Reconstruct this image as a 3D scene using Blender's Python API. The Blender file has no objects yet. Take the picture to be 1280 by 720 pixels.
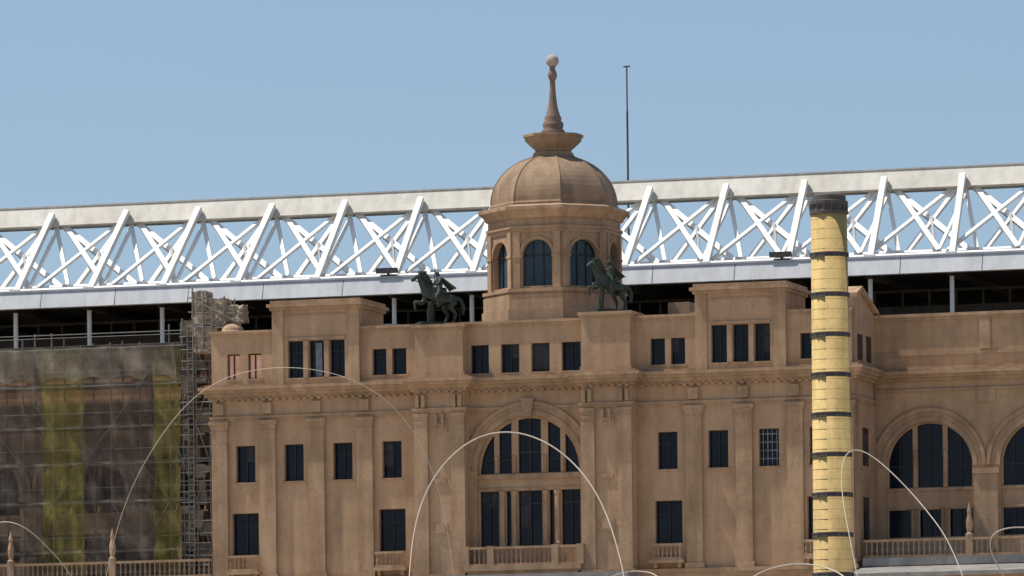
import bpy, math, random, bmesh
from mathutils import Vector, Matrix
random.seed(7)
sc = bpy.context.scene
# ---------------- calibration of the site (metres) ----------------
TH = math.radians(17.0); ROLL = 0.012; F = 8500.0; D = 425.0; HZ = 1140.0
st, ct = math.sin(TH), math.cos(TH)
C = Vector((D*st, -D*ct, 1.7))
def P(px, py, Y):
    """surveyed point of a plane y=Y of the site, in metres (x, z)"""
    rx = px-640; ry = HZ-py
    cr, sr = math.cos(ROLL), math.sin(ROLL)
    a = (rx*cr+ry*sr)/F; b = (ry*cr-rx*sr)/F
    dx, dy = -st+ct*a, ct+st*a
    t = (Y-C.y)/dy
    return C.x+dx*t, C.z+b*t
def X(px, py, Y=0.0): return P(px, py, Y)[0]
def Zr(py, Y=0.0, px=661): return P(px, py, Y)[1]
XC = X(661, 550, 0)
def mir(x): return 2*XC-x

# ---------------- materials ----------------
def newmat(name):
    m = bpy.data.materials.new(name); m.use_nodes = True
    nt = m.node_tree
    return m, nt, nt.nodes['Principled BSDF']
def noisy(name, c1, c2, scale=0.5, rough=0.9, metal=0.0, streak=0.0, bump=0.0, fine=0.12, sc3=(1,1,1), fsc=5, grime=0.0, spec=None):
    m, nt, b = newmat(name); N = nt.nodes; L = nt.links
    tc = N.new('ShaderNodeTexCoord'); mp = N.new('ShaderNodeMapping'); mp.inputs['Scale'].default_value = sc3
    L.new(tc.outputs['Object'], mp.inputs[0])
    n1 = N.new('ShaderNodeTexNoise'); n1.inputs['Scale'].default_value = scale; n1.inputs['Detail'].default_value = 8; n1.inputs['Roughness'].default_value = 0.6
    L.new(mp.outputs[0], n1.inputs['Vector'])
    r1 = N.new('ShaderNodeMapRange'); r1.inputs[1].default_value = 0.32; r1.inputs[2].default_value = 0.68
    L.new(n1.outputs['Fac'], r1.inputs[0])
    mx = N.new('ShaderNodeMix'); mx.data_type = 'RGBA'
    mx.inputs[6].default_value = (*c1, 1); mx.inputs[7].default_value = (*c2, 1)
    L.new(r1.outputs[0], mx.inputs[0])
    out = mx.outputs[2]
    def mult(fac_out, lo, hi, flo, fhi):
        nonlocal out
        r = N.new('ShaderNodeMapRange'); r.inputs[1].default_value = flo; r.inputs[2].default_value = fhi
        r.inputs[3].default_value = lo; r.inputs[4].default_value = hi
        L.new(fac_out, r.inputs[0])
        v = N.new('ShaderNodeVectorMath'); v.operation = 'SCALE'
        L.new(out, v.inputs[0]); L.new(r.outputs[0], v.inputs['Scale']); out = v.outputs[0]
    n3 = N.new('ShaderNodeTexNoise'); n3.inputs['Scale'].default_value = fsc; n3.inputs['Detail'].default_value = 5
    L.new(tc.outputs['Object'], n3.inputs['Vector'])
    if fine: mult(n3.outputs['Fac'], 1-fine, 1+fine, 0.3, 0.7)
    if streak:
        m2 = N.new('ShaderNodeMapping'); m2.inputs['Scale'].default_value = (1.6, 1.6, 0.2)
        L.new(tc.outputs['Object'], m2.inputs[0])
        n2 = N.new('ShaderNodeTexNoise'); n2.inputs['Scale'].default_value = 1; n2.inputs['Detail'].default_value = 4
        L.new(m2.outputs[0], n2.inputs['Vector'])
        mult(n2.outputs['Fac'], 1-streak, 1.05, 0.3, 0.6)
    if grime:   # large patches of old water staining
        n4 = N.new('ShaderNodeTexNoise'); n4.inputs['Scale'].default_value = .22; n4.inputs['Detail'].default_value = 9; n4.inputs['Roughness'].default_value = .7
        L.new(tc.outputs['Object'], n4.inputs['Vector'])
        mult(n4.outputs['Fac'], 1-grime, 1.04, 0.36, 0.52)
    L.new(out, b.inputs['Base Color'])
    b.inputs['Roughness'].default_value = rough; b.inputs['Metallic'].default_value = metal
    if spec is not None: b.inputs['Specular IOR Level'].default_value = spec
    if bump:
        bp = N.new('ShaderNodeBump'); bp.inputs['Strength'].default_value = bump; bp.inputs['Distance'].default_value = 0.04
        L.new(n3.outputs['Fac'], bp.inputs['Height']); L.new(bp.outputs[0], b.inputs['Normal'])
    return m
M = {}
M['stone'] = noisy('stone_render', (.375,.242,.142), (.455,.305,.188), .3, streak=.16, bump=.12, fine=.07, grime=.18)
M['trim'] = noisy('stone_trim', (.345,.222,.13), (.44,.296,.184), .6, streak=.26, bump=.12, fine=.09, grime=.22)
M['domest'] = noisy('dome_render', (.255,.173,.105), (.33,.23,.146), .4, streak=.25, bump=.1, fine=.08, grime=.22)
M['finial'] = noisy('finial_stone', (.17,.115,.09), (.23,.16,.125), 2)
M['ball'] = noisy('ball_plaster', (.34,.28,.25), (.42,.35,.32), 2)
M['glass'] = noisy('window_glass', (.002,.003,.008), (.008,.012,.025), .6, rough=.14, fine=.0, spec=.22)
M['drumglass'] = noisy('lantern_glass', (.010,.024,.036), (.028,.05,.07), .5, rough=.15, fine=.0, spec=.35)
M['frame'] = noisy('window_frame', (.012,.012,.014), (.026,.024,.026), 2, rough=.7)
M['blind'] = noisy('window_grille', (.12,.14,.17), (.22,.25,.29), 2)
M['dimblind'] = noisy('dim_blind', (.025,.028,.036), (.05,.052,.06), 2)
M['shutter'] = noisy('painted_lit_interior', (.78,.38,.24), (.88,.56,.40), 1)  # bright terracotta paints in the sunlight on the loggia interior
M['white'] = noisy('white_painted_steel', (.80,.79,.75), (.88,.87,.83), .4, rough=.6, fine=.04)
M['strut'] = noisy('weathered_white_steel', (.64,.63,.59), (.76,.75,.71), .5, rough=.6, fine=.05, streak=.1)
M['chord'] = noisy('chord_cladding', (.54,.51,.44), (.64,.61,.54), .25, rough=.7, streak=.14, fine=.05)
M['fascia'] = noisy('fascia_panel', (.52,.54,.55), (.60,.61,.62), .2, rough=.6, streak=.12, fine=.04)
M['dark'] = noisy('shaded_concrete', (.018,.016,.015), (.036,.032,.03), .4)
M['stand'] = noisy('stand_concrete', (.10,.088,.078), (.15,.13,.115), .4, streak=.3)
M['bronze'] = noisy('patinated_bronze', (.018,.028,.022), (.05,.066,.05), 3, rough=.7, metal=.1)
M['yellow'] = noisy('ochre_tile', (.45,.315,.115), (.54,.39,.15), .6, rough=.8, streak=.22, fine=.1, grime=.18)
M['metal'] = noisy('dark_band_metal', (.055,.05,.048), (.10,.092,.088), 1, rough=.8)
M['wire'] = noisy('stainless_wire', (.50,.43,.35), (.62,.55,.46), 1, rough=.7)
M['scaf'] = noisy('scaffold_steel', (.12,.115,.11), (.24,.23,.21), 1, rough=.7)
M['board'] = noisy('scaffold_board', (.09,.072,.055), (.20,.16,.115), 1)
M['tarp'] = noisy('dusty_tarpaulin', (.20,.155,.115), (.40,.32,.235), 2.5, fine=.3)
M['paving'] = noisy('stone_paving', (.46,.39,.30), (.53,.46,.37), .1)
M['asphalt'] = noisy('dry_ground', (.34,.28,.21), (.42,.35,.27), .02)
M['roofgrey'] = noisy('grey_roof', (.2,.19,.18), (.28,.27,.25), .6, streak=.2)
def netmat(name, c1, c2, alo, ahi):
    m = noisy(name, c1, c2, .35, rough=1, streak=.45, fine=.25, fsc=2)
    nt = m.node_tree; N = nt.nodes; L = nt.links
    b = N['Principled BSDF']; out = N['Material Output']
    tr = N.new('ShaderNodeBsdfTransparent'); mix = N.new('ShaderNodeMixShader')
    tc = N.new('ShaderNodeTexCoord'); n = N.new('ShaderNodeTexNoise'); n.inputs['Scale'].default_value = .5; n.inputs['Detail'].default_value = 8
    L.new(tc.outputs['Object'], n.inputs['Vector'])
    r = N.new('ShaderNodeMapRange'); r.inputs[1].default_value = .3; r.inputs[2].default_value = .7; r.inputs[3].default_value = alo; r.inputs[4].default_value = ahi
    L.new(n.outputs['Fac'], r.inputs[0]); L.new(r.outputs[0], mix.inputs[0])
    L.new(tr.outputs[0], mix.inputs[1]); L.new(b.outputs[0], mix.inputs[2]); L.new(mix.outputs[0], out.inputs['Surface'])
    return m
M['net'] = netmat('grey_netting', (.075,.060,.050), (.165,.13,.105), .28, .66)
M['nethem'] = netmat('netting_hem', (.16,.135,.11), (.27,.235,.19), .35, .75)
M['netpale'] = netmat('pale_netting', (.20,.168,.125), (.32,.28,.215), .32, .62)
M['nety'] = netmat('yellow_netting', (.15,.125,.035), (.28,.235,.06), .3, .64)

# ---------------- mesh builder ----------------
def curve_mesh(outer, holes, depth):
    cu = bpy.data.curves.new('tmp', 'CURVE'); cu.dimensions = '2D'; cu.fill_mode = 'BOTH'; cu.extrude = depth/2
    for poly in [outer]+holes:
        s = cu.splines.new('POLY'); s.points.add(len(poly)-1); s.use_cyclic_u = True
        for i, (x, y) in enumerate(poly): s.points[i].co = (x, y, 0, 1)
    ob = bpy.data.objects.new('tmp', cu); sc.collection.objects.link(ob)
    dg = bpy.context.evaluated_depsgraph_get(); dg.update()
    me = bpy.data.meshes.new_from_object(ob.evaluated_get(dg))
    vs = [v.co.copy() for v in me.vertices]; fs = [list(p.vertices) for p in me.polygons]
    bpy.data.objects.remove(ob); bpy.data.curves.remove(cu); bpy.data.meshes.remove(me)
    return vs, fs
class MB:
    def __init__(s): s.v = []; s.f = []
    def add(s, vs, fs):
        o = len(s.v); s.v += [tuple(v) for v in vs]; s.f += [[i+o for i in f] for f in fs]
    def box(s, x0, x1, y0, y1, z0, z1):
        if x0 > x1: x0, x1 = x1, x0
        if z0 > z1: z0, z1 = z1, z0
        s.add([(x0,y0,z0),(x1,y0,z0),(x1,y1,z0),(x0,y1,z0),(x0,y0,z1),(x1,y0,z1),(x1,y1,z1),(x0,y1,z1)],
              [[0,3,2,1],[4,5,6,7],[0,1,5,4],[1,2,6,5],[2,3,7,6],[3,0,4,7]])
    def lathe(s, cx, cy, prof, n=16, rot=0.0, cap=True):
        vs = []; fs = []
        for r, z in prof:
            for i in range(n):
                a = rot+2*math.pi*i/n; vs.append((cx+r*math.cos(a), cy+r*math.sin(a), z))
        up = 1 if prof[-1][1] > prof[0][1] else -1
        for k in range(len(prof)-1):
            for i in range(n):
                j = (i+1) % n; q = [k*n+i, k*n+j, (k+1)*n+j, (k+1)*n+i]
                fs.append(q if up > 0 else q[::-1])
        if cap:
            fs.append(list(range(n))[::-up]); fs.append([(len(prof)-1)*n+i for i in range(n)][::up])
        s.add(vs, fs)
    def tube(s, p, q, r, n=8, r2=None):
        p = Vector(p); q = Vector(q); d = (q-p).normalized(); r2 = r if r2 is None else r2
        u = d.orthogonal().normalized(); w = d.cross(u)
        vs = []
        for c, rr in ((p, r), (q, r2)):
            for i in range(n):
                a = 2*math.pi*(i+.5)/n; vs.append(c+(u*math.cos(a)+w*math.sin(a))*rr)
        fs = [[i, (i+1) % n, n+(i+1) % n, n+i] for i in range(n)]+[list(range(n))[::-1], [n+i for i in range(n)]]
        s.add(vs, fs)
    def beam(s, p, q, w, d):
        """rectangular section beam, width w along x, depth d"""
        p = Vector(p); q = Vector(q); ax = (q-p).normalized(); nx = Vector((1, 0, 0)); nx = (nx-ax*nx.dot(ax)).normalized(); ny = ax.cross(nx)
        vs = [c+nx*a*w/2+ny*b*d/2 for c in (p, q) for a, b in ((-1,-1),(1,-1),(1,1),(-1,1))]
        s.add(vs, [[0,1,5,4],[1,2,6,5],[2,3,7,6],[3,0,4,7],[3,2,1,0],[4,5,6,7]])
    def prism(s, outer, holes, y0, y1, fn=None):
        vs, fs = curve_mesh(outer, holes, y1-y0); ym = (y0+y1)/2
        vs = [Vector((v.x, ym-v.z, v.y)) for v in vs]
        if fn: vs = [fn(v) for v in vs]
        s.add(vs, fs)
    def obj(s, name, mat, parent=None, smooth=False):
        me = bpy.data.meshes.new(name); me.from_pydata(s.v, [], s.f); me.materials.append(M[mat])
        me.validate(); me.update()
        if smooth: me.polygons.foreach_set('use_smooth', [True]*len(me.polygons))
        ob = bpy.data.objects.new(name, me); sc.collection.objects.link(ob)
        if parent: ob.parent = parent
        return ob
def empty(name):
    e = bpy.data.objects.new(name, None); sc.collection.objects.link(e); return e
def rect(x0, x1, z0, z1):
    if x0 > x1: x0, x1 = x1, x0
    if z0 > z1: z0, z1 = z1, z0
    return [(x0,z0),(x1,z0),(x1,z1),(x0,z1)]
def archpoly(cx, R, z0, zs, n=28):
    return [(cx-R, z0), (cx+R, z0)]+[(cx+R*math.cos(math.pi*i/n), zs+R*math.sin(math.pi*i/n)) for i in range(n+1)]
def archpane(x0, x1, z0, cx, R, zs, n=8):
    pts = [(x0, z0), (x1, z0)]
    for i in range(n+1):
        x = x1+(x0-x1)*i/n; pts.append((x, zs+math.sqrt(max(0.0004, R*R-(x-cx)**2))))
    return pts
def archring(mb, cx, zs, R0, R1, y0, y1, n=36):
    o = [(cx+R1*math.cos(math.pi*i/n), zs+R1*math.sin(math.pi*i/n)) for i in range(n+1)]
    i_ = [(cx+R0*math.cos(math.pi*i/n), zs+R0*math.sin(math.pi*i/n)) for i in range(n+1)]
    mb.prism(o+i_[::-1], [], y0, y1)

TERR = 12.0
# =========================================================
#  STADIUM BUILDING
# =========================================================
B = empty('stadium_building')
wall = MB(); trim = MB(); glass = MB(); frame = MB(); blind = MB(); dimb = MB(); litpan = MB(); bal = MB(); grey = MB()
xL = X(266, 560, 0); xR = mir(xL)
z_corn = Zr(468); z_att = Zr(403, -.2); z_tow = Zr(364, -.3)
CXA = XC
RA = (X(726, 590)-X(597, 590))/2; zs = Zr(519)-RA
z_bal = Zr(683)
holes = []
wr = random.Random(3)
def window(x0, x1, z0, z1, yf, kind=0, sill=True):
    w = x1-x0; yg = yf+.32
    t = .06
    for a, b_ in ((x0, x0+t), (x1-t, x1)): frame.box(a, b_, yg, yg+.07, z0, z1)
    frame.box(x0+t, x1-t, yg, yg+.07, z0, z0+t); frame.box(x0+t, x1-t, yg, yg+.07, z1-t, z1)
    if w > .95: frame.box((x0+x1)/2-.03, (x0+x1)/2+.03, yg+.01, yg+.06, z0+t, z1-t)
    frame.box(x0+t, x1-t, yg+.012, yg+.058, z0+(z1-z0)*.68, z0+(z1-z0)*.68+.05)
    if sill: trim.box(x0-.1, x1+.1, yf-.07, yf+.05, z0-.1, z0)
    if kind == 1:
        for k in range(4):
            xx = x0+t+(w-2*t)*(k+.5)/4; blind.box(xx-.03, xx+.03, yg-.03, yg-.005, z0+t, z1-t)
        for k in range(4):
            zz = z0+t+(z1-z0-2*t)*(k+.8)/4.3; blind.box(x0+t, x1-t, yg-.045, yg-.032, zz-.03, zz+.03)
    elif kind == 2: dimb.box(x0+t, x1-t, yg+.02, yg+.05, z1-(z1-z0)*.9, z1-t)
    elif wr.random() < .45:
        a = x0+t if wr.random() < .5 else (x0+x1)/2+.03
        dimb.box(a, a+(w/2-t-.03), yg+.065, yg+.085, z1-(z1-z0)*wr.uniform(.25, .75), z1-t)
up = []; lo = []
for pc in (307, 367.5, 428.5, 490): up.append((X(pc-12, 570), X(pc+12, 570)))
for pc in (307, 490.5): lo.append((X(pc-16.5, 655), X(pc+16.5, 655)))
up += [(mir(b_), mir(a)) for a, b_ in up]; lo += [(mir(b_), mir(a)) for a, b_ in lo]
zu0, zu1, zl0, zl1 = Zr(592), Zr(545.5), Zr(684), Zr(631)
for i, (a, b_) in enumerate(up):
    holes.append(rect(a, b_, zu0, zu1)); window(a, b_, zu0, zu1, 0, 1 if i == 5 else 0)
for a, b_ in lo:
    holes.append(rect(a, b_, zl0, zl1)); window(a, b_, zl0, zl1, 0, 0, False)
for a, b_ in up:
    holes.append(rect(a-.2, b_+.2, TERR+1.2, TERR+4.6)); window(a-.2, b_+.2, TERR+1.2, TERR+4.6, 0)
holes.append(archpoly(CXA, RA, z_bal, zs))
holes.append(archpoly(CXA, RA*.85, TERR+.02, TERR+4.2))
wall.prism(rect(xL, xR, TERR, z_corn), holes, 0, .4)
glass.box(xL+.5, xR-.5, .42, .46, TERR, z_corn-.2)
wall.box(xL+.01, xL+.4, .41, 14, TERR, z_att-.05)
wall.box(xR-.4, xR-.01, .41, 14, TERR, z_att-.05)
grey.box(xL+.4, xR-.4, .47, 14, TERR, Zr(425))
# ---- attic storey
YA = -.2
ah = []; att_w = []
for a, b_ in ((588, 611), (626, 649), (664, 687), (702, 726)): att_w.append((X(a, 445, YA), X(b_, 445, YA), 429, 465))
side = [(284, 300, 429, 461), (310, 327, 429, 461), (465.5, 483, 429, 462), (490, 508, 429, 462)]
XC2 = X(659.5, 440, YA)
for a, b_, c, d in side:
    x0, x1 = X(a, 455, YA), X(b_, 455, YA)
    att_w.append((x0, x1, c, d)); att_w.append((2*XC2-x1, 2*XC2-x0, c, d))
for i, (a, b_, c, d) in enumerate(att_w):
    z0, z1 = Zr(d, YA), Zr(c, YA); ah.append(rect(a, b_, z0, z1))
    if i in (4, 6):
        litpan.box(a+.12*(b_-a), b_-.03, YA+.2, YA+.28, z0+.03, z1-.08); window(a, b_, z0, z1, YA)  # panel added in the opening, coloured like the sunlit interior behind it
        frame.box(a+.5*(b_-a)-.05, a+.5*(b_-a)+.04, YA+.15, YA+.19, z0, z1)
    else: window(a, b_, z0, z1, YA, 2 if i in (2,) else 0)
# ---- attic towers (windows open through both leaves)
YT = -.45
for sgn in (0, 1):
    x0, x1 = X(341, 420, YT), X(449, 420, YT)
    ws = [(X(360, 450, YT), X(379, 450, YT)), (X(386, 450, YT), X(405, 450, YT)), (X(412, 450, YT), X(431, 450, YT))]
    if sgn: x0, x1 = 2*XC2-x1, 2*XC2-x0; ws = sorted([(2*XC2-b_, 2*XC2-a) for a, b_ in ws])
    z0, z1 = Zr(462, YT), Zr(415, YT)
    ah.append(rect(x0+.3, x1-.3, z0-.2, z_att-.35))
    wall.prism(rect(x0, x1, z_corn-.3, z_tow-.3), [rect(a, b_, z0, z1) for a, b_ in ws], YT, YT+.4)
    for k, (a, b_) in enumerate(ws):
        window(a, b_, z0, z1, YT)
        if sgn == 0 and k == 1: blind.box(a+.38, b_-.2, YT+.25, YT+.29, z0, z1-.15)
    glass.box(x0+.3, x1-.3, YT+.402, YT+.42, z_corn, z1+.2)
    wall.box(x0+.005, x1-.005, YT+.43, 4.5, z1+.21, z_tow-.303)
    for a, b_ in ((x0-.02, x0+.72), (x1-.72, x1+.02)): trim.box(a, b_, YT-.1, YT+.1, z_corn-.2, z_tow-.62)
    for (p, q), (r, s_) in zip(ws[:-1], ws[1:]): trim.box(q+.03, r-.03, YT-.08, YT+.05, z0, z1)
    trim.box(x0+.95, x1-.95, YT-.1, YT+.1, z1+.05, z1+.2)
    trim.box(x0+.95, x1-.95, YT-.06, YT+.1, z_tow-1.0, z_tow-.92)
    trim.box(x0-.15, x1+.15, YT-.2, 4.6, z_tow-.62, z_tow-.42)
    trim.box(x0-.3, x1+.3, YT-.36, 4.75, z_tow-.418, z_tow-.22)
    trim.box(x0-.12, x1+.12, YT-.15, 4.6, z_tow-.218, z_tow)
wall.prism(rect(xL+.05, xR-.05, z_corn-.3, z_att), ah, YA, YA+.4)
glass.box(xL+.6, xR-.6, YA+.42, YA+.46, z_corn-.2, z_att-.3)
trim.box(xL-.05, xR+.05, YA-.14, YA+.55, z_att, z_att+.16)
trim.box(xL, xR, YA-.07, YA+.5, z_att-.16, z_att-.003)
# ---- cornice
prof = [(468, 471, .38), (471, 475, .72), (475, 479, .6), (479, 483, .4), (483, 487, .22)]
def cornice(x0, x1, yf, ext0, ext1, dz=0.0, pr=prof, zf=Zr, back=.12):
    for a, b_, p in pr:
        trim.box(x0-(p if ext0 else 0), x1+(p if ext1 else 0), yf-p, yf+back, zf(b_)+dz, zf(a)+dz-.002)
    x = x0+.2
    while x < x1-.15:
        trim.box(x, x+.22, yf-.33, yf, zf(489)+dz, zf(486.5)+dz-.004); x += .46
cornice(xL, xR, 0, True, True)
arch_prof = [(508, 511, .16), (511, 514, .1)]
for a, b_, p in arch_prof: trim.box(xL-p, xR+p, -p, .1, Zr(b_), Zr(a)-.003)
# ---- projecting pavilions
YP = -1.2
pav = [(X(519, 560, YP), X(581, 560, YP)), (X(727, 560, YP), X(790, 560, YP))]
for i, (x0, x1) in enumerate(pav):
    wall.box(x0, x1, YP, .1, TERR, Zr(470))
    cornice(x0, x1, YP, True, True, .006, back=1.2)
    for a, b_, p in arch_prof: trim.box(x0-p, x1+p, YP-p, .05, Zr(b_)+.006, Zr(a)+.003)
    zt = Zr(401 if i == 0 else 393, YP)
    wall.box(x0+.06, x1-.06, YP+.02, 1.4, Zr(469), zt-.2)
    trim.box(x0-.12, x1+.12, YP-.16, 1.6, zt-.198, zt)
    trim.box(x0-.04, x1+.04, YP-.06, 1.5, zt-.36, zt-.2)
    trim.box(x0-.04, x1+.04, YP-.06, 1.5, Zr(469), Zr(463))
    for a in (x0, x1-.85):
        trim.box(a-.02, a+.87, YP-.16, YP+.1, Zr(716), Zr(519))
        trim.box(a-.08, a+.93, YP-.22, YP+.1, Zr(519)+.002, Zr(514.5)); trim.box(a-.05, a+.9, YP-.19, YP+.1, Zr(527), Zr(524))
        for k in (.1, .5): trim.box(a+k, a+k+.24, YP-.3, YP+.05, Zr(507), Zr(492))
    xm = (x0+x1)/2
    trim.box(xm-.45, xm+.45, YP-.06, YP+.1, Zr(668), Zr(652)); trim.box(xm-.3, xm+.3, YP-.1, YP+.1, Zr(665), Zr(655))
    trim.box(xm-.5, xm+.5, YP-.07, YP+.1, Zr(538), Zr(523)); trim.lathe(xm, YP-.02, [(.0, Zr(528)-.2), (.28, Zr(528)), (.0, Zr(528)+.2)], 10)
    for k in (-.32, .12): trim.box(xm+k, xm+k+.2, YP-.2, YP+.05, Zr(532), Zr(516))
    trim.box(xm-.4, xm+.4, YP-.08, YP+.1, Zr(602), Zr(596))
# ---- pilasters
pil = [X(p, 600) for p in (276, 336, 397, 457.5)]; pil += [mir(x) for x in pil]
for x in pil:
    h = .52
    trim.box(x-h, x+h, -.24, .1, Zr(712), Zr(523))
    trim.box(x-h-.05, x+h+.05, -.28, .1, Zr(529), Zr(527))
    trim.box(x-h-.06, x+h+.06, -.29, .1, Zr(523)+.002, Zr(519)); trim.box(x-h-.14, x+h+.14, -.37, .1, Zr(519)+.002, Zr(514.3))
    trim.box(x-h-.1, x+h+.1, -.31, .1, Zr(716)+.01, Zr(709))
    trim.box(x-h*.6, x+h*.6, -.3, .1, Zr(506), Zr(492))
trim.box(xL-.2, xR+.2, -.35, .1, Zr(721), Zr(716)); trim.box(xL-.1, xR+.1, -.2, .1, Zr(727), Zr(721)-.003)
trim.box(xL-.2, xR+.2, -.4, .1, TERR, TERR+.9)
for (x0, x1) in pav: trim.box(x0-.2, x1+.2, YP-.35, .0, Zr(721)+.006, Zr(716)+.006)
# entrance canopy roof under the central balcony
grey.box(pav[0][0]+.3, pav[1][1]+.8, -5.2, -1.9, Zr(724, -5), Zr(717, -5))
for q in (0, .33, .66, 1):
    xx = pav[0][0]+.6+q*(pav[1][1]-pav[0][0]-.2); grey.box(xx-.15, xx+.15, -5, -4.7, TERR, Zr(724, -5))
# ---- central arch
inf = []
top = RA-.12
x_o0, x_o1 = CXA-RA+.1, CXA+RA-.1
panes = [(x_o0, CXA-2.32), (CXA-2.0, CXA-1.18), (CXA-.74, CXA+.74), (CXA+1.18, CXA+2.0), (CXA+2.32, x_o1)]
for a, b_ in panes:
    a2 = max(a, CXA-top+.02); b2 = min(b_, CXA+top-.02)
    inf.append(archpane(a2, b2, Zr(591), CXA, top-.05, zs))
zb = z_bal+.06
lowp = [(x_o0, CXA-2.05), (CXA-1.55, CXA-1.25), (CXA-.78, CXA+.78), (CXA+1.25, CXA+1.55), (CXA+2.05, x_o1)]
for a, b_ in lowp: inf.append(rect(a, b_, zb, Zr(613)))
wall.prism(archpoly(CXA, RA-.004, z_bal+.003, zs), inf, .18, .38)
for a, b_ in (lowp[0], lowp[2], lowp[4]):
    frame.box(a, b_, .30, .4, Zr(630), Zr(628)); frame.box((a+b_)/2-.04, (a+b_)/2+.04, .31, .39, zb, Zr(613))
for a, b_ in panes[2:3]:
    frame.box((a+b_)/2-.04, (a+b_)/2+.04, .31, .39, Zr(591), zs+top-.1); frame.box(a, b_, .30, .4, Zr(566), Zr(564))
for a, b_ in (panes[0], panes[4], panes[1], panes[3]): frame.box(a, b_, .30, .4, Zr(575), Zr(573.5))
dimb.box(lowp[2][0]+.1, (lowp[2][0]+lowp[2][1])/2-.05, .39, .41, Zr(660), Zr(614)); dimb.box(lowp[0][0]+.1, lowp[0][1]-.1, .39, .41, Zr(632), Zr(614))
for sx in (-1, 1):
    for k in (1.02, 1.8):
        trim.lathe(CXA+sx*k, .1, [(.24, zb), (.24, zb+.15), (.17, zb+.25), (.15, Zr(619)), (.22, Zr(617)), (.24, Zr(613.5))], 10)
    for k in (1.0, 2.16):
        trim.lathe(CXA+sx*k, .12, [(.13, Zr(590)), (.11, zs+.6), (.16, zs+.8)], 8)
trim.box(CXA-RA+.01, CXA+RA-.01, .02, .25, Zr(598), Zr(592)); trim.box(CXA-RA+.01, CXA+RA-.01, .08, .24, Zr(613), Zr(609))
archring(trim, CXA, zs, RA+.003, RA+.32, -.14, .1); archring(trim, CXA, zs, RA+.32, RA+.62, -.08, .1); archring(trim, CXA, zs, RA+.62, RA+.86, -.2, .1)
for sx in (-1, 1):
    a, b_ = sorted((CXA+sx*(RA+.02), CXA+sx*(RA+.72)))
    trim.box(a, b_, -.12, .1, Zr(716), Zr(590)); trim.box(a-.05, b_+.05, -.2, .1, Zr(592), zs)
kx = .35
trim.prism([(CXA-kx*.7, zs+RA-.1), (CXA+kx*.7, zs+RA-.1), (CXA+kx*1.2, Zr(498)), (CXA-kx*1.2, Zr(498))], [], -.34, .0)
# ---- balustrades
def baluster(mb, x, y, z0, z1, r=.075):
    h = z1-z0
    mb.lathe(x, y, [(r*.9, z0), (r*.9, z0+.08*h), (r*.5, z0+.16*h), (r, z0+.38*h), (r*.45, z0+.75*h), (r*.85, z0+.92*h), (r*.85, z1)], 6)
def balustrade(x0, x1, y, z0, z1, posts=(), sp=.3):
    bal.box(x0, x1, y-.14, y+.14, z1-.15, z1); bal.box(x0, x1, y-.13, y+.13, z0, z0+.14)
    n = max(2, int((x1-x0)/sp))
    for i in range(n):
        xx = x0+(x1-x0)*(i+.5)/n
        if any(abs(xx-p) < .3 for p in posts): continue
        baluster(bal, xx, y, z0+.14, z1-.15)
    for p in posts: bal.box(p-.22, p+.22, y-.19, y+.19, z0-.02, z1+.05)
b0, b1 = pav[0][1]-.1, pav[1][0]+.15
trim.box(b0+.12, b1-.17, -1.75, 0, Zr(714), Zr(708)); trim.box(b0+.13, b1-.18, -1.55, -.01, Zr(720), Zr(714)-.003)
balustrade(b0, b1, -1.5, Zr(708), Zr(684), posts=(b0+.2, CXA-2.1, CXA+2.1, b1-.2))
for a, b_ in lo:
    trim.box(a-.2, b_+.2, -.75, 0, Zr(709), Zr(705)); balustrade(a-.1, b_+.1, -.55, Zr(705), Zr(685), sp=.26)
    for q in (a, b_-.2): trim.box(q, q+.2, -.5, 0, Zr(715), Zr(709)-.003)
# ---- flanks of the block: pediment, return cornice, windows
for a, b_, p in prof+arch_prof: trim.box(xR-.05, xR+p, .13, 5.6, Zr(b_)-.004, Zr(a)-.007)
def side_prism(mb, pts, x0, x1):
    vs, fs = curve_mesh(pts, [], x1-x0); xm = (x0+x1)/2
    mb.add([Vector((xm+v.z, v.x, v.y)) for v in vs], fs)
side_prism(wall, [(.3, z_att-.1), (5.6, z_att-.1), (5.6, z_att+.1), (1.6, z_att+1.35), (.3, z_att+.9)], xR-2.5, xR-.02)
side_prism(trim, [(.1, z_att+.85), (1.6, z_att+1.38), (5.8, z_att+.1), (5.8, z_att+.32), (1.6, z_att+1.62), (.1, z_att+1.1)], xR-2.5, xR+.25)
glass.box(xR-.02, xR+.012, 1.2, 2.4, Zr(462), Zr(430)); glass.box(xR-.02, xR+.012, 3.4, 4.6, Zr(462), Zr(430))
glass.box(xR-.02, xR+.012, 2.2, 3.6, Zr(592), Zr(545)); glass.box(xR-.02, xR+.012, 2.2, 3.6, Zr(684), Zr(631))
for y in (.9, 4.6): trim.box(xR-.02, xR+.16, y-.4, y+.4, Zr(712), Zr(515))

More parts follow.
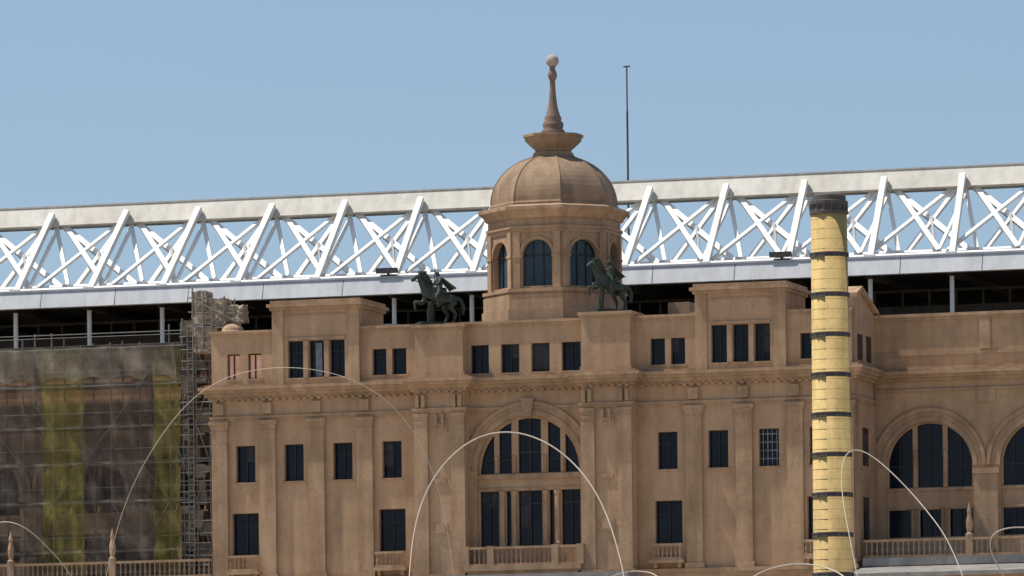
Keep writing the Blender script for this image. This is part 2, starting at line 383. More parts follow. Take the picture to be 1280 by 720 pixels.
# ---- side wings (arcades)
YW = 5.5
def Zw(py): return P(1161, py, YW)[1]
xw0 = X(1088, 550, YW)
c1 = X(1162, 580, YW); RW = (X(1217, 580, YW)-X(1108, 580, YW))/2
spc = X(1361, 580, YW)-X(1217, 580, YW)
zsw = Zw(527)-RW
wx1 = c1+spc*9.5
X_step = X(1212, 672, .6)-X(1075, 672, .6)
def wing(mx):
    f = (lambda x: mir(x)) if mx else (lambda x: x)
    cs = [f(c1+spc*k) for k in range(9)]
    z0 = Zw(672)
    hs = [archpoly(c, RW, z0, zsw) for c in cs]
    hs += [archpoly(c, RW*.8, TERR+.02, TERR+4) for c in cs]
    xa_, xb_ = sorted((f(xw0-1), f(wx1)))
    wall.prism(rect(xa_, xb_, TERR, Zw(396)), hs, YW, YW+.4)
    glass.box(xa_+.1, xb_-.1, YW+.42, YW+.46, TERR, Zw(480))
    wall.box(xa_, xb_, YW+.47, YW+1.0, TERR, Zw(397))
    trim.box(xa_, xb_, YW-.2, YW+1.2, Zw(396)+.002, Zw(392)); trim.box(xa_, xb_, YW-.1, YW+.1, Zw(400), Zw(396))
    pr = [(461, 464, .35), (464, 468, .65), (468, 472, .5), (472, 476, .25), (486, 489, .14)]
    for a, b_, p in pr: trim.box(xa_, xb_, YW-p, YW+.1, Zw(b_), Zw(a)-.003)
    trim.box(xa_, xb_, YW-.07, YW+.1, Zw(444), Zw(440))
    for c in cs:
        top = RW-.1
        ps = [archpane(c-top+.03, c-RW*.40, Zw(609), c, top, zsw), archpane(c-RW*.29, c+RW*.29, Zw(609), c, top, zsw), archpane(c+RW*.40, c+top-.03, Zw(609), c, top, zsw),
              rect(c-top, c-RW*.42, z0+.05, Zw(637)), rect(c-RW*.27, c+RW*.27, z0+.05, Zw(637)), rect(c+RW*.42, c+top, z0+.05, Zw(637))]
        wall.prism(archpoly(c, RW-.004, z0+.003, zsw), ps, YW+.2, YW+.38)
        trim.box(c-RW+.01, c+RW-.01, YW+.06, YW+.25, Zw(613), Zw(610)); trim.box(c-RW+.01, c+RW-.01, YW+.1, YW+.25, Zw(636), Zw(633))
        for q in (-.345, .345):
            trim.lathe(c+q*RW, YW+.15, [(.16, Zw(609)), (.13, zsw+.6), (.17, zsw+1.0)], 8)
            for e in (-.2, .2): trim.lathe(c+q*RW*1.0+e, YW+.12, [(.11, z0), (.1, Zw(640)), (.15, Zw(637))], 8)
        for q in (-.7, 0, .7):
            frame.box(c+q*RW-.03, c+q*RW+.03, YW+.33, YW+.4, z0+.05, zsw+math.sqrt(max(0,top*top-(q*RW)**2))-.05)
        frame.box(c-top+.1, c+top-.1, YW+.335, YW+.395, Zw(583), Zw(581.5))
        archring(trim, c, zsw, RW+.003, RW+.28, YW-.14, YW+.1); archring(trim, c, zsw, RW+.28, RW+.62, YW-.07, YW+.1); archring(trim, c, zsw, RW+.62, RW+.85, YW-.2, YW+.1)
    for k in range(1, 10):
        xm = f(c1+spc*(k-.5))
        hw = spc/2-RW-.12
        trim.box(xm-hw, xm+hw, YW-.25, YW+.1, Zw(700), Zw(594)); trim.box(xm-hw-.1, xm+hw+.1, YW-.36, YW+.1, Zw(594)+.002, Zw(587))
        trim.box(xm-hw*.8, xm+hw*.8, YW-.1, YW+.1, Zw(505), Zw(489)-.003)
        trim.box(xm-.35, xm+.35, YW-.16, YW+.1, Zw(438), Zw(400)-.003)
    ya = .6
    xs, xe = sorted((f(xR+.4), f(wx1)))
    zt, zb2 = P(1161, 673, ya)[1], P(1161, 696, ya)[1]
    grey.box(xs, xe, ya-.4, YW-.01, zb2-.5, zb2-.01); wall.box(xs, xe, ya-.2, YW-.02, TERR, zb2-.51)
    fx = [f(X(1212, 672, ya)+k*X_step) for k in range(-1, 7)]
    fx = [q for q in fx if xs+.3 < q < xe]
    balustrade(xs, xe, ya, zb2, zt, posts=fx, sp=.33)
    for q in fx:
        trim.lathe(q, ya, [(.24, zt+.05), (.26, zt+.2), (.14, zt+.3), (.2, zt+.6), (.22, zt+.95), (.12, zt+1.4), (.15, zt+1.6), (.05, zt+2.0), (.01, zt+2.15)], 10)
    zq = zb2-.55
    grey.add([(xs, ya-.3, zq), (xe, ya-.3, zq), (xe, ya-3.8, zq-.55), (xs, ya-3.8, zq-.55), (xs, ya-.3, zq-.25), (xe, ya-.3, zq-.25), (xe, ya-3.8, zq-.8), (xs, ya-3.8, zq-.8)],
             [[0,3,2,1],[4,5,6,7],[3,7,6,2],[0,4,7,3],[1,2,6,5]])
wing(False); wing(True)
pipe = MB(); pipe.tube((X(1094, 560, YW-.3), YW-.3, TERR), (X(1094, 560, YW-.3), YW-.3, Zw(465)), .09); pipe.obj('rainwater_pipe', 'finial', B)

# ---- drum and dome
YD = 5.5; XD = X(693, 300, YD); SD = .05*1.014
def Zd(py): return P(693, py, YD)[1]
oct_ = math.radians(22.5)
drum = MB(); dome = MB(); dgl = MB()
def L8(mb, prof, n=8): mb.lathe(XD, YD, [(r*SD, Zd(y)) for r, y in prof], n, oct_ if n == 8 else 0)
L8(drum, [(92, 430), (92, 392), (90, 392), (90, 374), (88, 374), (88, 371), (91, 371), (91, 367), (84, 367), (84, 366)])
Rc = 82*SD; apo = Rc*math.cos(oct_); fw = 2*Rc*math.sin(oct_)
for k in range(8):
    R_ = Matrix.Rotation(math.radians(45*k), 3, 'Z')
    def fn(v, R_=R_):
        return R_ @ Vector((v.x, v.y, 0))+Vector((XD, YD, v.z))
    z0, z1 = Zd(366), Zd(296); hw = .97; ztop = Zd(306)
    drum.prism(rect(-fw/2, fw/2, z0, z1), [archpoly(0, hw, z0+.12, ztop-hw, 14)], -apo, -apo+.45, fn)
    o = [((hw+.2)*math.cos(math.pi*i/14), ztop-hw+(hw+.2)*math.sin(math.pi*i/14)) for i in range(15)]
    i_ = [((hw+.01)*math.cos(math.pi*i/14), ztop-hw+(hw+.01)*math.sin(math.pi*i/14)) for i in range(15)]
    drum.prism(o+i_[::-1], [], -apo-.08, -apo+.05, fn)
    for s_ in (-1, 1):
        a, b_ = sorted((s_*(fw/2-.5), s_*(fw/2-.04)))
        drum.prism(rect(a, b_, z0, z1-.01), [], -apo-.14, -apo+.02, fn)
        a, b_ = sorted((s_*(hw+.02), s_*(fw/2-.02)))
        drum.prism(rect(a, b_, ztop-hw-.14, ztop-hw), [], -apo-.18, -apo+.02, fn)
    dgl.prism(rect(-hw-.1, hw+.1, z0, ztop+.1), [], -apo+.34, -apo+.38, fn)
    for q in (-.33, .33): frame.prism(rect(q-.03, q+.03, z0+.12, ztop-.08), [], -apo+.27, -apo+.33, fn)
    frame.prism(rect(-hw, hw, ztop-hw-.04, ztop-hw+.04), [], -apo+.26, -apo+.335, fn)
L8(drum, [(82, 297), (84, 297), (84, 292), (86, 292), (86, 289), (83, 289), (83, 279), (86, 279), (88, 275), (93, 270), (95, 269), (95, 265), (88, 264), (82, 262), (60, 261)])
dp = [(81, 263), (81, 259), (79, 257)]
for i in range(1, 15):
    a = i/15*math.pi/2
    dp.append((79*math.cos(a)**.92, 257-63*math.sin(a)))
dp = [d for d in dp if d[0] > 24]+[(24, 193.5)]
L8(dome, dp)
for k in range(8):
    a = oct_+k*math.pi/4
    for (r0, y0), (r1, y1) in zip(dp[2:-1], dp[3:]):
        dome.tube((XD+r0*SD*math.cos(a), YD+r0*SD*math.sin(a), Zd(y0)), (XD+r1*SD*math.cos(a), YD+r1*SD*math.sin(a), Zd(y1)), .05, 6)
L8(dome, [(25, 195), (25, 191), (22, 190), (24, 187), (30, 182), (35, 177), (36, 173), (38, 172), (38, 169), (30, 168), (16, 167)])
fin = MB()
L8(fin, [(15, 168), (15, 164), (12, 161), (13, 158), (13, 154), (10, 151), (11, 148), (9, 144), (7, 138), (5.5, 130), (4.3, 120), (3.6, 110), (3.4, 100), (5, 98), (6, 94), (5, 90), (3.5, 87), (3.5, 84), (5, 82)], 16)
ball = MB(); L8(ball, [(.5, 83.5)]+[(8.2*math.sin(math.pi*i/12), 76+8*math.cos(math.pi*i/12)) for i in range(1, 12)]+[(.5, 67.8)], 16)
drum.obj('dome_drum', 'trim', B); dome.obj('dome_shell', 'domest', B); fin.obj('dome_spire', 'finial', B, True); ball.obj('spire_ball', 'ball', B, True); dgl.obj('drum_glass', 'drumglass', B)
wall.box(XD-6, XD+7, 2.2, 2.6, Zr(425), Zr(408)); wall.box(X(862, 385, 3), X(862, 385, 3)+3.0, 3.0, 6, Zr(430), Zr(392))
# plant housings on the flat roof
grey.box(X(455, 400, 8), X(455, 400, 8)+2.2, 8, 10, Zr(430), Zr(398, 8)); wall.box(X(835, 390, 8), X(835, 390, 8)+1.4, 8, 9.5, Zr(430), Zr(385, 8))
wall.obj('walls', 'stone', B); trim.obj('mouldings_and_pilasters', 'trim', B); glass.obj('window_glass', 'glass', B); frame.obj('window_frames', 'frame', B)
blind.obj('window_grilles', 'blind', B); dimb.obj('window_blinds', 'dimblind', B); litpan.obj('lit_interior_panels', 'shutter', B); bal.obj('balustrades', 'trim', B); grey.obj('flat_roofs', 'roofgrey', B)

# =========================================================
#  GRANDSTAND ROOF WITH TRUSS
# =========================================================
G = empty('stadium_roof_truss')
YF = 20.0
def Zc(py, Y): return P(640, py, Y)[1]
Bp = [-348,-256,-164,-72,20,112,203,296,395,493,590,688,780,882,985,1088,1190,1293,1396,1500]
Tp = [-305,-210,-115,-21,72,165,255,347,438,532,627,722,818,913,1011,1110,1208,1307,1406,1506]
zf1, zf0 = Zc(340.5, YF), Zc(361.5, YF)
YTC = 28.0; YR = 24.2
zB = Zc(342, 21.5); ztop = Zc(233, YTC); zch = Zc(261, YTC)
Bn = [Vector((P(p, 340-.041*(p-640), 21.5)[0], 21.5, zB)) for p in Bp]
Tn = [Vector((P(p, 242-.045*(p-640), YTC)[0], YTC-.6, zch+.7)) for p in Tp]
Rn = [Vector((P(p+14, 335-.041*(p-640), YR)[0], YR, Zc(338, YR))) for p in Tp]
xa_, xb_ = Tn[0].x-4, Tn[-1].x+4
ch = MB()
pts = [(YTC-1.15, zch+.1), (YTC-.9, zch), (YTC+.7, zch), (YTC+1.0, zch+.12), (YTC+.8, ztop-.1), (YTC-.45, ztop-.1)]
vs, fs = curve_mesh(pts, [], xb_-xa_); xm = (xa_+xb_)/2
ch.add([Vector((xm+v.z, v.x, v.y)) for v in vs], fs)
ch.box(xa_, xb_, YTC-.52, YTC+.9, ztop-.098, ztop)
ch.obj('top_chord', 'chord', G)
tr = MB(); sr_ = MB()
for i in range(len(Tn)):
    sr_.beam(Bn[i], Tn[i]-Vector((0, .4, -.15)), .40, .36)
    R2 = Rn[i]+Vector((-2.2, -1.6, 0)); low = Vector((0, .3, -.5))
    tr.beam(Rn[i], Tn[i]+low, .26, .26)
    tr.beam(R2, Tn[i]+low+Vector((.25, 0, 0)), .2, .2)
    if i+1 < len(Tn):
        d1 = Vector((.45, 0, 0))
        tr.beam(Rn[i+1]-d1, Tn[i]+low+d1, .36, .3); tr.beam(Rn[i]+d1, Tn[i+1]+low-d1, .3, .26)
        tr.beam(Rn[i+1]+Vector((-2.2, -1.6, 0)), Tn[i]+low+Vector((.6, 0, 0)), .32, .26)
        tr.beam(R2+Vector((.6, 0, 0)), Tn[i+1]+low-Vector((.7, 0, 0)), .24, .2)
        mid = (Tn[i]+Rn[i+1])/2; tr.beam(Vector((mid.x+.4, mid.y-.6, zB)), mid, .18, .18)
    tr.tube(Bn[i], Rn[i], .14)
tr.tube(Rn[0], Rn[-1], .26); tr.tube(Bn[0]+Vector((0,0,.1)), Bn[-1]+Vector((0,0,.1)), .2)
for n_ in Bn+Rn: tr.box(n_.x-.35, n_.x+.35, n_.y-.35, n_.y+.35, n_.z-.3, n_.z+.25)
tr.obj('lattice_members', 'white', G); sr_.obj('main_struts', 'strut', G)
fa = MB()
pts = [(YF-.1, zf0), (YF+.6, zf0), (YF+.8, zf1), (YF+.28, zf1)]
vs, fs = curve_mesh(pts, [], xb_-xa_); fa.add([Vector((xm+v.z, v.x, v.y)) for v in vs], fs)
fa.box(xa_, xb_, YF+.2, YF+.9, zf1+.002, zf1+.1)
fa.obj('fascia', 'fascia', G)
jn = MB()
for t in Bn: jn.add([(t.x+2.3, YF-.115, zf0+.01), (t.x+2.34, YF-.115, zf0+.01), (t.x+2.34, YF+.27, zf1-.01), (t.x+2.3, YF+.27, zf1-.01)], [[0,1,2,3]])
jn.obj('fascia_joints', 'metal', G)
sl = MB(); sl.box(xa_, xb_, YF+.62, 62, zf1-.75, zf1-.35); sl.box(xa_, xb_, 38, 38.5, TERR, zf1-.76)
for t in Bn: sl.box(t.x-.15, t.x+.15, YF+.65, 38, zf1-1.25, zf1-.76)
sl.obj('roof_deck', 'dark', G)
po = MB()
for t in Bn: po.tube((t.x, 21.4, TERR), (t.x, 21.4, zf1-.76), .15, 10)
po.obj('posts', 'white', G)
stn = MB()
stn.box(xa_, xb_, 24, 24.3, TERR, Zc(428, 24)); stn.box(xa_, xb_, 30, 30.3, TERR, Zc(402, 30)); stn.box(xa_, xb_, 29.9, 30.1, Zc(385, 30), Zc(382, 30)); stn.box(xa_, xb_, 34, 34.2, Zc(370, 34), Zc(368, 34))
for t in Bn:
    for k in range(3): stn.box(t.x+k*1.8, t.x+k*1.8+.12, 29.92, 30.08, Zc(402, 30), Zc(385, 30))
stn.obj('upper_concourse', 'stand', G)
def floodlight(px):
    m = MB(); x = X(px, 340, 20.6); z = zf1+.1
    m.box(x-.5, x+.5, 20.3, 20.7, z, z+.12); m.box(x-.06, x+.06, 20.4, 20.6, z+.12, z+.3)
    m.add([(x-.75,20.1,z+.2),(x+.75,20.1,z+.2),(x+.6,20.8,z+.25),(x-.6,20.8,z+.25),(x-.75,20.1,z+.55),(x+.75,20.1,z+.55),(x+.6,20.8,z+.45),(x-.6,20.8,z+.45)],
          [[0,3,2,1],[4,5,6,7],[0,1,5,4],[1,2,6,5],[2,3,7,6],[3,0,4,7]])
    m.obj('floodlight', 'metal')
floodlight(486); floodlight(978)
# antenna, standing on the roof deck behind the truss
an = MB(); xm = X(785, 222, 30); z0 = zf1-.4; z1 = P(785, 83, 30)[1]
an.tube((xm, 30, z0), (xm, 30, z1-3), .07); an.tube((xm, 30, z1-3), (xm, 30, z1), .05); an.tube((xm-.22, 30, z1), (xm+.22, 30, z1), .06)
an.box(xm-.3, xm+.3, 29.7, 30.3, z0, z0+.3)
an.obj('radio_antenna_mast', 'metal')

# =========================================================
#  EQUESTRIAN STATUES
# =========================================================
def skin(name, chains, parent, mat, root=0):
    vs = []; rs = []; es = []
    for chn in chains:
        prev = None
        for p in chn:
            if isinstance(p, int): idx = p
            else: vs.append(p[:3]); rs.append(p[3]); idx = len(vs)-1
            if prev is not None: es.append((prev, idx))
            prev = idx
    me = bpy.data.meshes.new(name); me.from_pydata(vs, es, [])
    ob = bpy.data.objects.new(name, me); sc.collection.objects.link(ob)
    md = ob.modifiers.new('s', 'SKIN'); md.use_smooth_shade = True
    for i, d in enumerate(me.skin_vertices[0].data):
        d.radius = (rs[i], rs[i]); d.use_root = (i == root)
    sb = ob.modifiers.new('u', 'SUBSURF'); sb.levels = 1; sb.render_levels = 1
    dg = bpy.context.evaluated_depsgraph_get(); dg.update()
    m2 = bpy.data.meshes.new_from_object(ob.evaluated_get(dg))
    bpy.data.objects.remove(ob); m2.name = name
    o2 = bpy.data.objects.new(name, m2); sc.collection.objects.link(o2); m2.materials.clear(); m2.materials.append(M[mat]); o2.parent = parent
    return o2
def statue(px, py, rotz, scale, var, z):
    E = empty('equestrian_statue')
    up_ = .25 if var else .1
    horse = [[(-.9,0,1.5,.42), (-.3,0,1.52,.38), (.4,0,1.72+up_,.44), (.78,0,2.1+up_,.3), (1.0,0,2.5+up_,.22), (1.12,0,2.78+up_,.17), (1.35,0,2.66+up_,.15), (1.6,0,2.42+up_,.10)],
             [0, (-1.0,.24,1.3,.27), (-.72,.28,1.0,.19), (-1.12,.28,.62,.12), (-1.0,.28,.2,.09), (-.9,.28,.06,.12)],
             [0, (-1.0,-.24,1.3,.27), (-.5,-.28,1.0,.19), (-.82,-.28,.6,.12), (-.7,-.28,.2,.09), (-.6,-.28,.06,.12)],
             [2, (.55,.26,1.4+up_,.2), (.5,.27,1.05+up_,.15), (.62,.27,.62+up_*.5,.11), (.6,.27,.2,.085), (.68,.27,.06,.11)] if not var else
             [2, (.6,.26,1.45+up_,.2), (.85,.27,1.2+up_,.13), (1.3,.27,1.45+up_,.09), (1.4,.27,1.05+up_,.065), (1.35,.27,.9+up_,.08)],
             [2, (.6,-.26,1.45+up_,.2), (.8,-.27,1.15+up_,.15), (1.3,-.27,1.25+up_,.11), (1.28,-.27,.85+up_,.08), (1.2,-.27,.7+up_,.095)],
             [0, (-1.28,0,1.62,.13), (-1.6,0,1.4,.15), (-1.72,0,.95,.13), (-1.66,0,.55,.06)]]
    skin('horse', horse, E, 'bronze')
    rider = [[(-.2,0,2.0,.22), (-.2,0,2.3,.2), (-.14,0,2.62,.25), (-.12,0,2.86,.1), (-.06,0,3.02,.16), (-.04,0,3.16,.12)],
             [0, (-.1,.25,1.92,.17), (.22,.5,1.62,.13), (.08,.52,1.2,.09), (.04,.52,1.02,.07), (.24,.54,.98,.05)],
             [0, (-.1,-.25,1.92,.17), (.22,-.5,1.62,.13), (.08,-.52,1.2,.09), (.04,-.52,1.02,.07), (.24,-.54,.98,.05)],
             [2, (-.14,.32,2.68,.11), (.02,.56,2.95 if var else 2.4,.085), (.28,.62,3.3 if var else 2.3,.06), (.36,.63,3.42 if var else 2.28,.05)],
             [2, (-.14,-.32,2.66,.11), (.02,-.5,2.36,.085), (.36,-.3,2.28,.06), (.45,-.26,2.3,.05)]]
    skin('rider', rider, E, 'bronze')
    mb = MB()
    for s_ in (-1, 1): mb.tube((1.08, s_*.08, 2.85+up_), (1.1, s_*.11, 3.06+up_), .06, 6, .01)
    for i in range(9):
        t = i/8; x = .58+.48*t; z_ = 2.2+.72*t+up_
        mb.tube((x-.02, 0, z_), (x-.42, .09*(-1)**i, z_+.1), .16, 6, .04)
    mb.tube((.45, -.26, 2.3), (1.45, -.1, 2.5+up_), .02, 5); mb.tube((.45, .2, 2.3), (1.45, .1, 2.5+up_), .02, 5)
    mb.tube((-.55, 0, 1.9), (.15, 0, 1.96), .3, 8, .28)
    mb.add([(-.2,.3,2.8),(-.2,-.3,2.8),(-1.0,-.45,2.0),(-1.05,.45,2.05),(-1.3,0,2.2),(-.5,0,2.75)], [[0,5,4,3],[5,1,2,4]])
    if var == 0:
        mb.tube((.42,.66,1.6), (.3,.62,3.35), .03, 6)
    mb.obj('tack_and_mane', 'bronze', E)
    bs = MB(); bs.box(-1.5, 1.3, -.65, .65, -.12, .03); bs.box(-1.35, 1.15, -.55, .55, .03, .1)
    if var: bs.tube((.55, 0, .05), (.5, 0, 1.5), .14, 8, .2)
    else: bs.tube((.35, 0, .05), (.35, 0, 1.4), .12, 8, .2)
    bs.obj('plinth', 'bronze', E)
    E.location = (P(px, py, .1)[0], .1, z+.12*scale); E.rotation_euler = (0, 0, rotz); E.scale = (scale,)*3
statue(546, 401, math.radians(180+38), 1.05, 0, Zr(401, -1.2))
statue(761, 394, math.radians(180+50), 1.0, 1, Zr(393, -1.2))

# =========================================================
#  SCAFFOLDING
# =========================================================
S = empty('scaffolding')
Ys0, Ys1 = 1.9, 4.3
def Zs(py): return P(130, py, Ys0)[1]
rows = [Zs(y) for y in (435, 482, 534, 580, 628, 690)]
while rows[-1]-2.3 > TERR: rows.append(rows[-1]-2.3)
xs0, xs1 = X(-70, 560, Ys0), X(262, 560, Ys0)
xnet = X(226, 560, Ys0)
pol = MB(); brd = MB()
x = xs1; xsl = []
while x > xs0: xsl.append(x); x -= .9 if x > xnet else 2.0
for x in xsl:
    zt = Zs(405) if x > xnet-1 else rows[0]+random.uniform(.2, .9)
    for y in (Ys0+.15, Ys1): pol.tube((x, y, TERR), (x, y, zt+random.uniform(-.2, .5)), .05, 6)
for z in rows:
    for y in (Ys0+.1, Ys1):
        pol.tube((xs0, y, z), (xs1+.3, y, z), .045, 6); pol.tube((xs0, y, z+.95), (xs1+.2, y, z+.95), .03, 6)
    for x in xsl: pol.tube((x, Ys0, z), (x, Ys1+.3, z), .04, 6)
    brd.box(xs0, xs1+.2, Ys0+.25, Ys1-.1, z-.06, z-.01)
    brd.box(xs0, xs1+.1, Ys0+.2, Ys0+.24, z, z+.2)
for i, (za, zb_) in enumerate(zip(rows[:-1], rows[1:])):
    for k in range(0, len(xsl)-1):
        if xsl[k] > xnet-1 or k % 3 == i % 3:
            a, b_ = (xsl[k], xsl[k+1]) if (k+i) % 2 else (xsl[k+1], xsl[k])
            pol.tube((a, Ys0+.05, za), (b_, Ys0+.05, zb_), .035, 6)
z = Zs(412)
while z > TERR:
    for a in range(3):
        x0 = xnet+random.uniform(-.1, 1.2); brd.box(x0, x0+random.uniform(.4, 1.0), Ys0+random.uniform(-.1, .5), Ys0+random.uniform(.6, 1.4), z, z+random.uniform(.05, .9)); z -= random.uniform(.15, .35)
    pol.tube((xnet, Ys0, z), (xs1+random.uniform(-.3, .4), Ys0, z+random.uniform(-.05, .05)), .04, 6)
for x in (xnet+.5, xnet+.85): pol.tube((x, Ys0-.1, TERR), (x+.1, Ys0-.1, Zs(410)), .035, 6)
z = TERR
while z < Zs(410): pol.tube((xnet+.5, Ys0-.1, z), (xnet+.95, Ys0-.1, z), .025, 5); z += .35
brd.obj('boards', 'board', S)
# dusty sheeted hoist head on the top lift
tm = MB()
def lump(x0, x1, y0_, y1_, z0, z1, j=.1):
    bm = bmesh.new(); bmesh.ops.create_cube(bm, size=1); bmesh.ops.subdivide_edges(bm, edges=bm.edges, cuts=4, use_grid_fill=True)
    for v in bm.verts:
        v.co = Vector(((x0+x1)/2+v.co.x*(x1-x0), (y0_+y1_)/2+v.co.y*(y1_-y0_), (z0+z1)/2+v.co.z*(z1-z0)))+Vector([random.uniform(-j, j) for _ in range(3)])
    bm.verts.index_update()
    tm.add([v.co[:] for v in bm.verts], [[v.index for v in f.verts] for f in bm.faces]); bm.free()
zA = lambda py: P(275, py, 1.5)[1]
qx = lambda p: X(p, 395, 1.5)
lump(qx(244), qx(262), .9, 2.2, zA(440), zA(364), .08); lump(qx(258), qx(286), 1.0, 2.2, zA(408), zA(374), .08); lump(qx(278), qx(307), 1.1, 2.2, zA(404), zA(383), .1)
lump(qx(246), qx(275), .9, 2.0, zA(440), zA(410), .12)
for a in (246, 258, 270, 284, 298):
    pol.tube((qx(a), .75, zA(440 if a < 262 else 412)), (qx(a)+random.uniform(-.1, .1), .75, zA(360+(a-246)*.3)), .045, 6)
for pz in (372, 390, 408):
    pol.tube((qx(240), .78, zA(pz)), (qx(306 if pz > 380 else 285), .78, zA(pz+4)), .04, 6)
pol.tube((qx(244), .74, zA(372)), (qx(306), .74, zA(408)), .04, 6)
pol.obj('tubes', 'scaf', S); tm.obj('sheeted_hoist_head', 'tarp', S)
cp = MB(); xcu = X(291, 410, 1.0); zcu = z_att+.16
cp.lathe(xcu, 1.0, [(.8, zcu-.5), (.8, zcu+.05), (.72, zcu+.1), (.66, zcu+.3), (.45, zcu+.5), (.15, zcu+.6), (.02, zcu+.62)], 16); cp.obj('corner_cupola', 'trim', B)
def net(name, mat, x0, x1, z0, z1, y, scal=0.0, seed=0, step=.25):
    rnd = random.Random(seed); nx = max(2, int((x1-x0)/step)); nz = max(2, int((z1-z0)/step))
    vs = []; ph = rnd.uniform(0, 6)
    for j in range(nz+1):
        for i in range(nx+1):
            x = x0+(x1-x0)*i/nx; t = j/nz; z = z0+(z1-z0)*t
            if scal:
                u = ((x-xs0) % 2.3)/2.3; z = z0+(z1-z0)*t+(1-t)*scal*4*u*(1-u)-(t)*.35*scal*4*u*(1-u)
            yy = y+.12*math.sin(x*2.1+ph+z*.4)+.09*math.sin(x*5.3+z*1.3+ph)+.07*math.sin(z*2.7+x)
            vs.append((x+.05*math.sin(z*1.7+ph), yy, z))
    fs = [[j*(nx+1)+i, j*(nx+1)+i+1, (j+1)*(nx+1)+i+1, (j+1)*(nx+1)+i] for j in range(nz) for i in range(nx)]
    m = MB(); m.add(vs, fs); return m.obj(name, mat, S, True)
y0 = Ys0-.35
bot = TERR+2
def xn(p): return X(p, 560, y0)
net('net_grey_a', 'net', xs0, xn(54), bot, rows[0]-.1, y0, seed=1)
net('net_yellow_a', 'nety', xn(52), xn(106), bot, rows[0]-.1, y0-.03, seed=2)
net('net_grey_b', 'net', xn(104), xn(194), bot, rows[0]-.1, y0, seed=3)
net('net_yellow_b', 'nety', xn(192), xn(226), bot, rows[0]-.1, y0-.03, seed=4)
net('net_pale', 'netpale', xs0, xn(222), rows[1]+.2, rows[0]+.1, y0-.3, scal=.35, seed=5)
for i, z in enumerate(rows[1:7]):
    net('net_hem_%d' % i, 'nethem', xs0, xn(226), z-.06, z+.1, y0-.32, scal=.12, seed=20+i, step=.2)

# =========================================================
#  BANDED LIGHT TOWER
# =========================================================
K = empty('banded_light_tower')
YK = -60.0
xk = X(1036, 260, YK); sk = (Vector((xk, YK, 0))-Vector((C.x, C.y, 0))).dot(Vector((-st, ct, 0)))/F
def Zk(py): return P(1040, py, YK)[1]
col = MB(); bands = MB(); cap = MB()
rk = lambda py: (22.6+2.2*(py-268)/450)*sk
col.lathe(xk, YK, [(rk(1100)+.15, 0), (rk(1100)+.15, 1.2), (rk(1090), 1.3), (rk(268), Zk(268))], 48)
py = 319.0
while py < 1150:
    r = rk(py); z = Zk(py)
    bands.lathe(xk, YK, [(r-.02, z-.13), (r+.05, z-.12), (r+.05, z-.04), (r+.012, z-.03), (r+.012, z+.03), (r+.05, z+.04), (r+.05, z+.12), (r-.02, z+.13)], 48)
    for a in range(12):
        an_ = a*math.pi/6; bx, by = xk+(r+.05)*math.cos(an_), YK+(r+.05)*math.sin(an_)
        bands.box(bx-.04, bx+.04, by-.04, by+.04, z-.11, z+.11)
    py += 50
jt = MB()
py = 275.0
while py < 760:
    if abs(((py-319) % 50)) > 4: jt.lathe(xk, YK, [(rk(py)-.01, Zk(py)-.006), (rk(py)+.003, Zk(py)-.006), (rk(py)+.003, Zk(py)+.006), (rk(py)-.01, Zk(py)+.006)], 48)
    py += 12.5
jt.obj('tile_joints', 'board', K)
r = rk(268)
cap.lathe(xk, YK, [(r, Zk(268)), (r+.07, Zk(268)), (r+.07, Zk(264)), (r-.02, Zk(263)), (r-.02, Zk(257)), (r+.05, Zk(256)), (r+.05, Zk(252)), (r-.04, Zk(251)), (r-.06, Zk(245)), (r*.8, Zk(243)), (.05, Zk(242.5))], 40)
for a in range(16):
    an_ = a*math.pi/8; cap.box(xk+(r+.02)*math.cos(an_)-.04, xk+(r+.02)*math.cos(an_)+.04, YK+(r+.02)*math.sin(an_)-.04, YK+(r+.02)*math.sin(an_)+.04, Zk(264), Zk(252))
col.obj('shaft', 'yellow', K, True); bands.obj('bands', 'metal', K); cap.obj('lantern_cap', 'metal', K)

# =========================================================
#  ARCHED WIRE SCULPTURE
# =========================================================
W = empty('arched_wire_sculpture')
YWi = -330.0
arcs = [
 ([(508,790),(511,730),(514,680),(525,630),(545,590),(575,558),(610,540),(650,539),(690,555),(725,585),(752,625),(772,680),(785,740),(790,790)], .0082, 0),
 ([(120,790),(135,700),(155,625),(190,560),(230,505),(275,472),(330,459),(380,459),(430,469),(470,489),(505,520),(535,570),(560,640),(575,790)], .0038, 2),
 ([(1085,790),(1066,690),(1053,630),(1051,590),(1056,566),(1072,560),(1095,572),(1130,605),(1165,645),(1198,692),(1225,790)], .006, -1),
 ([(1290,790),(1255,718),(1238,695),(1236,672),(1250,661),(1275,658),(1310,662),(1350,700),(1370,790)], .0075, 1),
 ([(890,790),(925,728),(960,709),(1000,703),(1040,709),(1070,728),(1095,790)], .0075, -2),
 ([(-60,790),(-45,690),(-15,655),(10,650),(35,660),(60,684),(95,722),(125,790)], .0045, 1),
 ([(715,790),(745,728),(775,715),(805,712),(835,722),(860,790)], .006, 0)]
stone = MB()
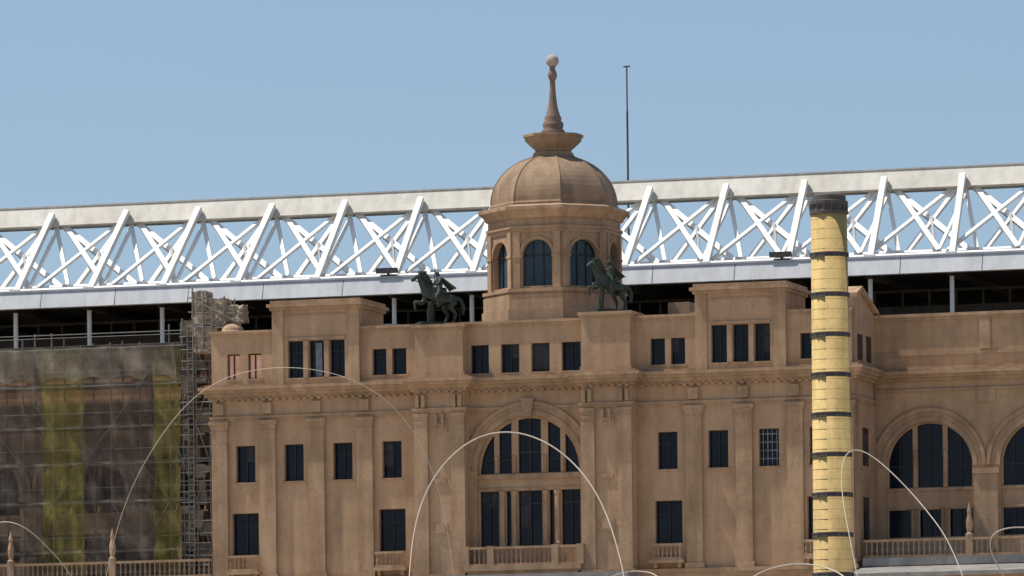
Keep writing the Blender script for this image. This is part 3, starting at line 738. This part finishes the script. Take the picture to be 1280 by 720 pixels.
for k, (pts, r, dy) in enumerate(arcs):
    cu = bpy.data.curves.new('wire_%d' % k, 'CURVE'); cu.dimensions = '3D'; cu.bevel_depth = r; cu.bevel_resolution = 2; cu.resolution_u = 10
    s = cu.splines.new('NURBS'); s.points.add(len(pts)-1); s.order_u = 4; s.use_endpoint_u = True
    for i, (a, b_) in enumerate(pts):
        yy = YWi+dy+1.2*math.sin(i/(len(pts)-1)*math.pi)*(-1)**k
        x, z = P(a, b_, yy); s.points[i].co = (x, yy, z, 1)
    p0 = s.points[0].co.copy(); p1 = s.points[-1].co.copy()
    cu.materials.append(M['wire'])
    ob = bpy.data.objects.new('wire_%d' % k, cu); sc.collection.objects.link(ob); ob.parent = W
    for p in (p0, p1): stone.lathe(p.x, p.y, [(.3, 0), (.3, .1), (.25, .12), (.25, p.z+.02), (.22, p.z+.06)], 20)
stone.obj('stone_posts', 'paving', W)

# =========================================================
#  GROUND
# =========================================================
g = MB(); S_ = 3000
g.add([(-S_,-S_,0),(S_,-S_,0),(S_,S_,0),(-S_,S_,0)], [[0,1,2,3]]); g.obj('ground', 'asphalt')
t = MB(); t.box(-150, 150, -42, 180, .004, TERR-.004)
for k in range(18): t.box(-60, 60, -42-.34*(18-k), -42-.34*(17-k), .004, TERR*.05*(k+1))
t.obj('terrace', 'paving')

# =========================================================
#  LIGHT
# =========================================================
sd = Vector((-.52, -.11, 1.1)).normalized()
sun = bpy.data.lights.new('sun', 'SUN'); sun.energy = 5.0; sun.angle = math.radians(.5); sun.color = (1, .935, .83)
so = bpy.data.objects.new('sun', sun); sc.collection.objects.link(so)
so.rotation_euler = sd.to_track_quat('Z', 'Y').to_euler(); so.location = (0, 0, 120)
w = bpy.data.worlds.new('World'); sc.world = w; w.use_nodes = True
N = w.node_tree.nodes; L = w.node_tree.links; bg = N['Background']
sky = N.new('ShaderNodeTexSky'); sky.sky_type = 'NISHITA'; sky.sun_disc = False
sky.sun_elevation = math.asin(sd.z); sky.sun_rotation = math.atan2(sd.x, sd.y)
sky.altitude = 0; sky.air_density = 1.0; sky.dust_density = .9; sky.ozone_density = 1.9
tc = N.new('ShaderNodeTexCoord'); va = N.new('ShaderNodeVectorMath'); va.operation = 'ADD'; va.inputs[1].default_value = (0, 0, .04)
L.new(tc.outputs['Generated'], va.inputs[0]); L.new(va.outputs[0], sky.inputs['Vector'])
L.new(sky.outputs[0], bg.inputs['Color']); bg.inputs['Strength'].default_value = .118
sc.view_settings.view_transform = 'Standard'; sc.view_settings.look = 'None'; sc.view_settings.exposure = 0

# =========================================================
#  CAMERA
# =========================================================
cam = bpy.data.cameras.new('camera'); co = bpy.data.objects.new('camera', cam); sc.collection.objects.link(co)
cam.sensor_width = 36; cam.lens = F/1280*36; cam.shift_y = (HZ-360)/1280; cam.clip_end = 8000; cam.clip_start = 1
co.matrix_world = Matrix.Translation(C) @ Matrix.Rotation(TH, 4, 'Z') @ Matrix.Rotation(math.pi/2, 4, 'X') @ Matrix.Rotation(-ROLL, 4, 'Z')
sc.camera = co
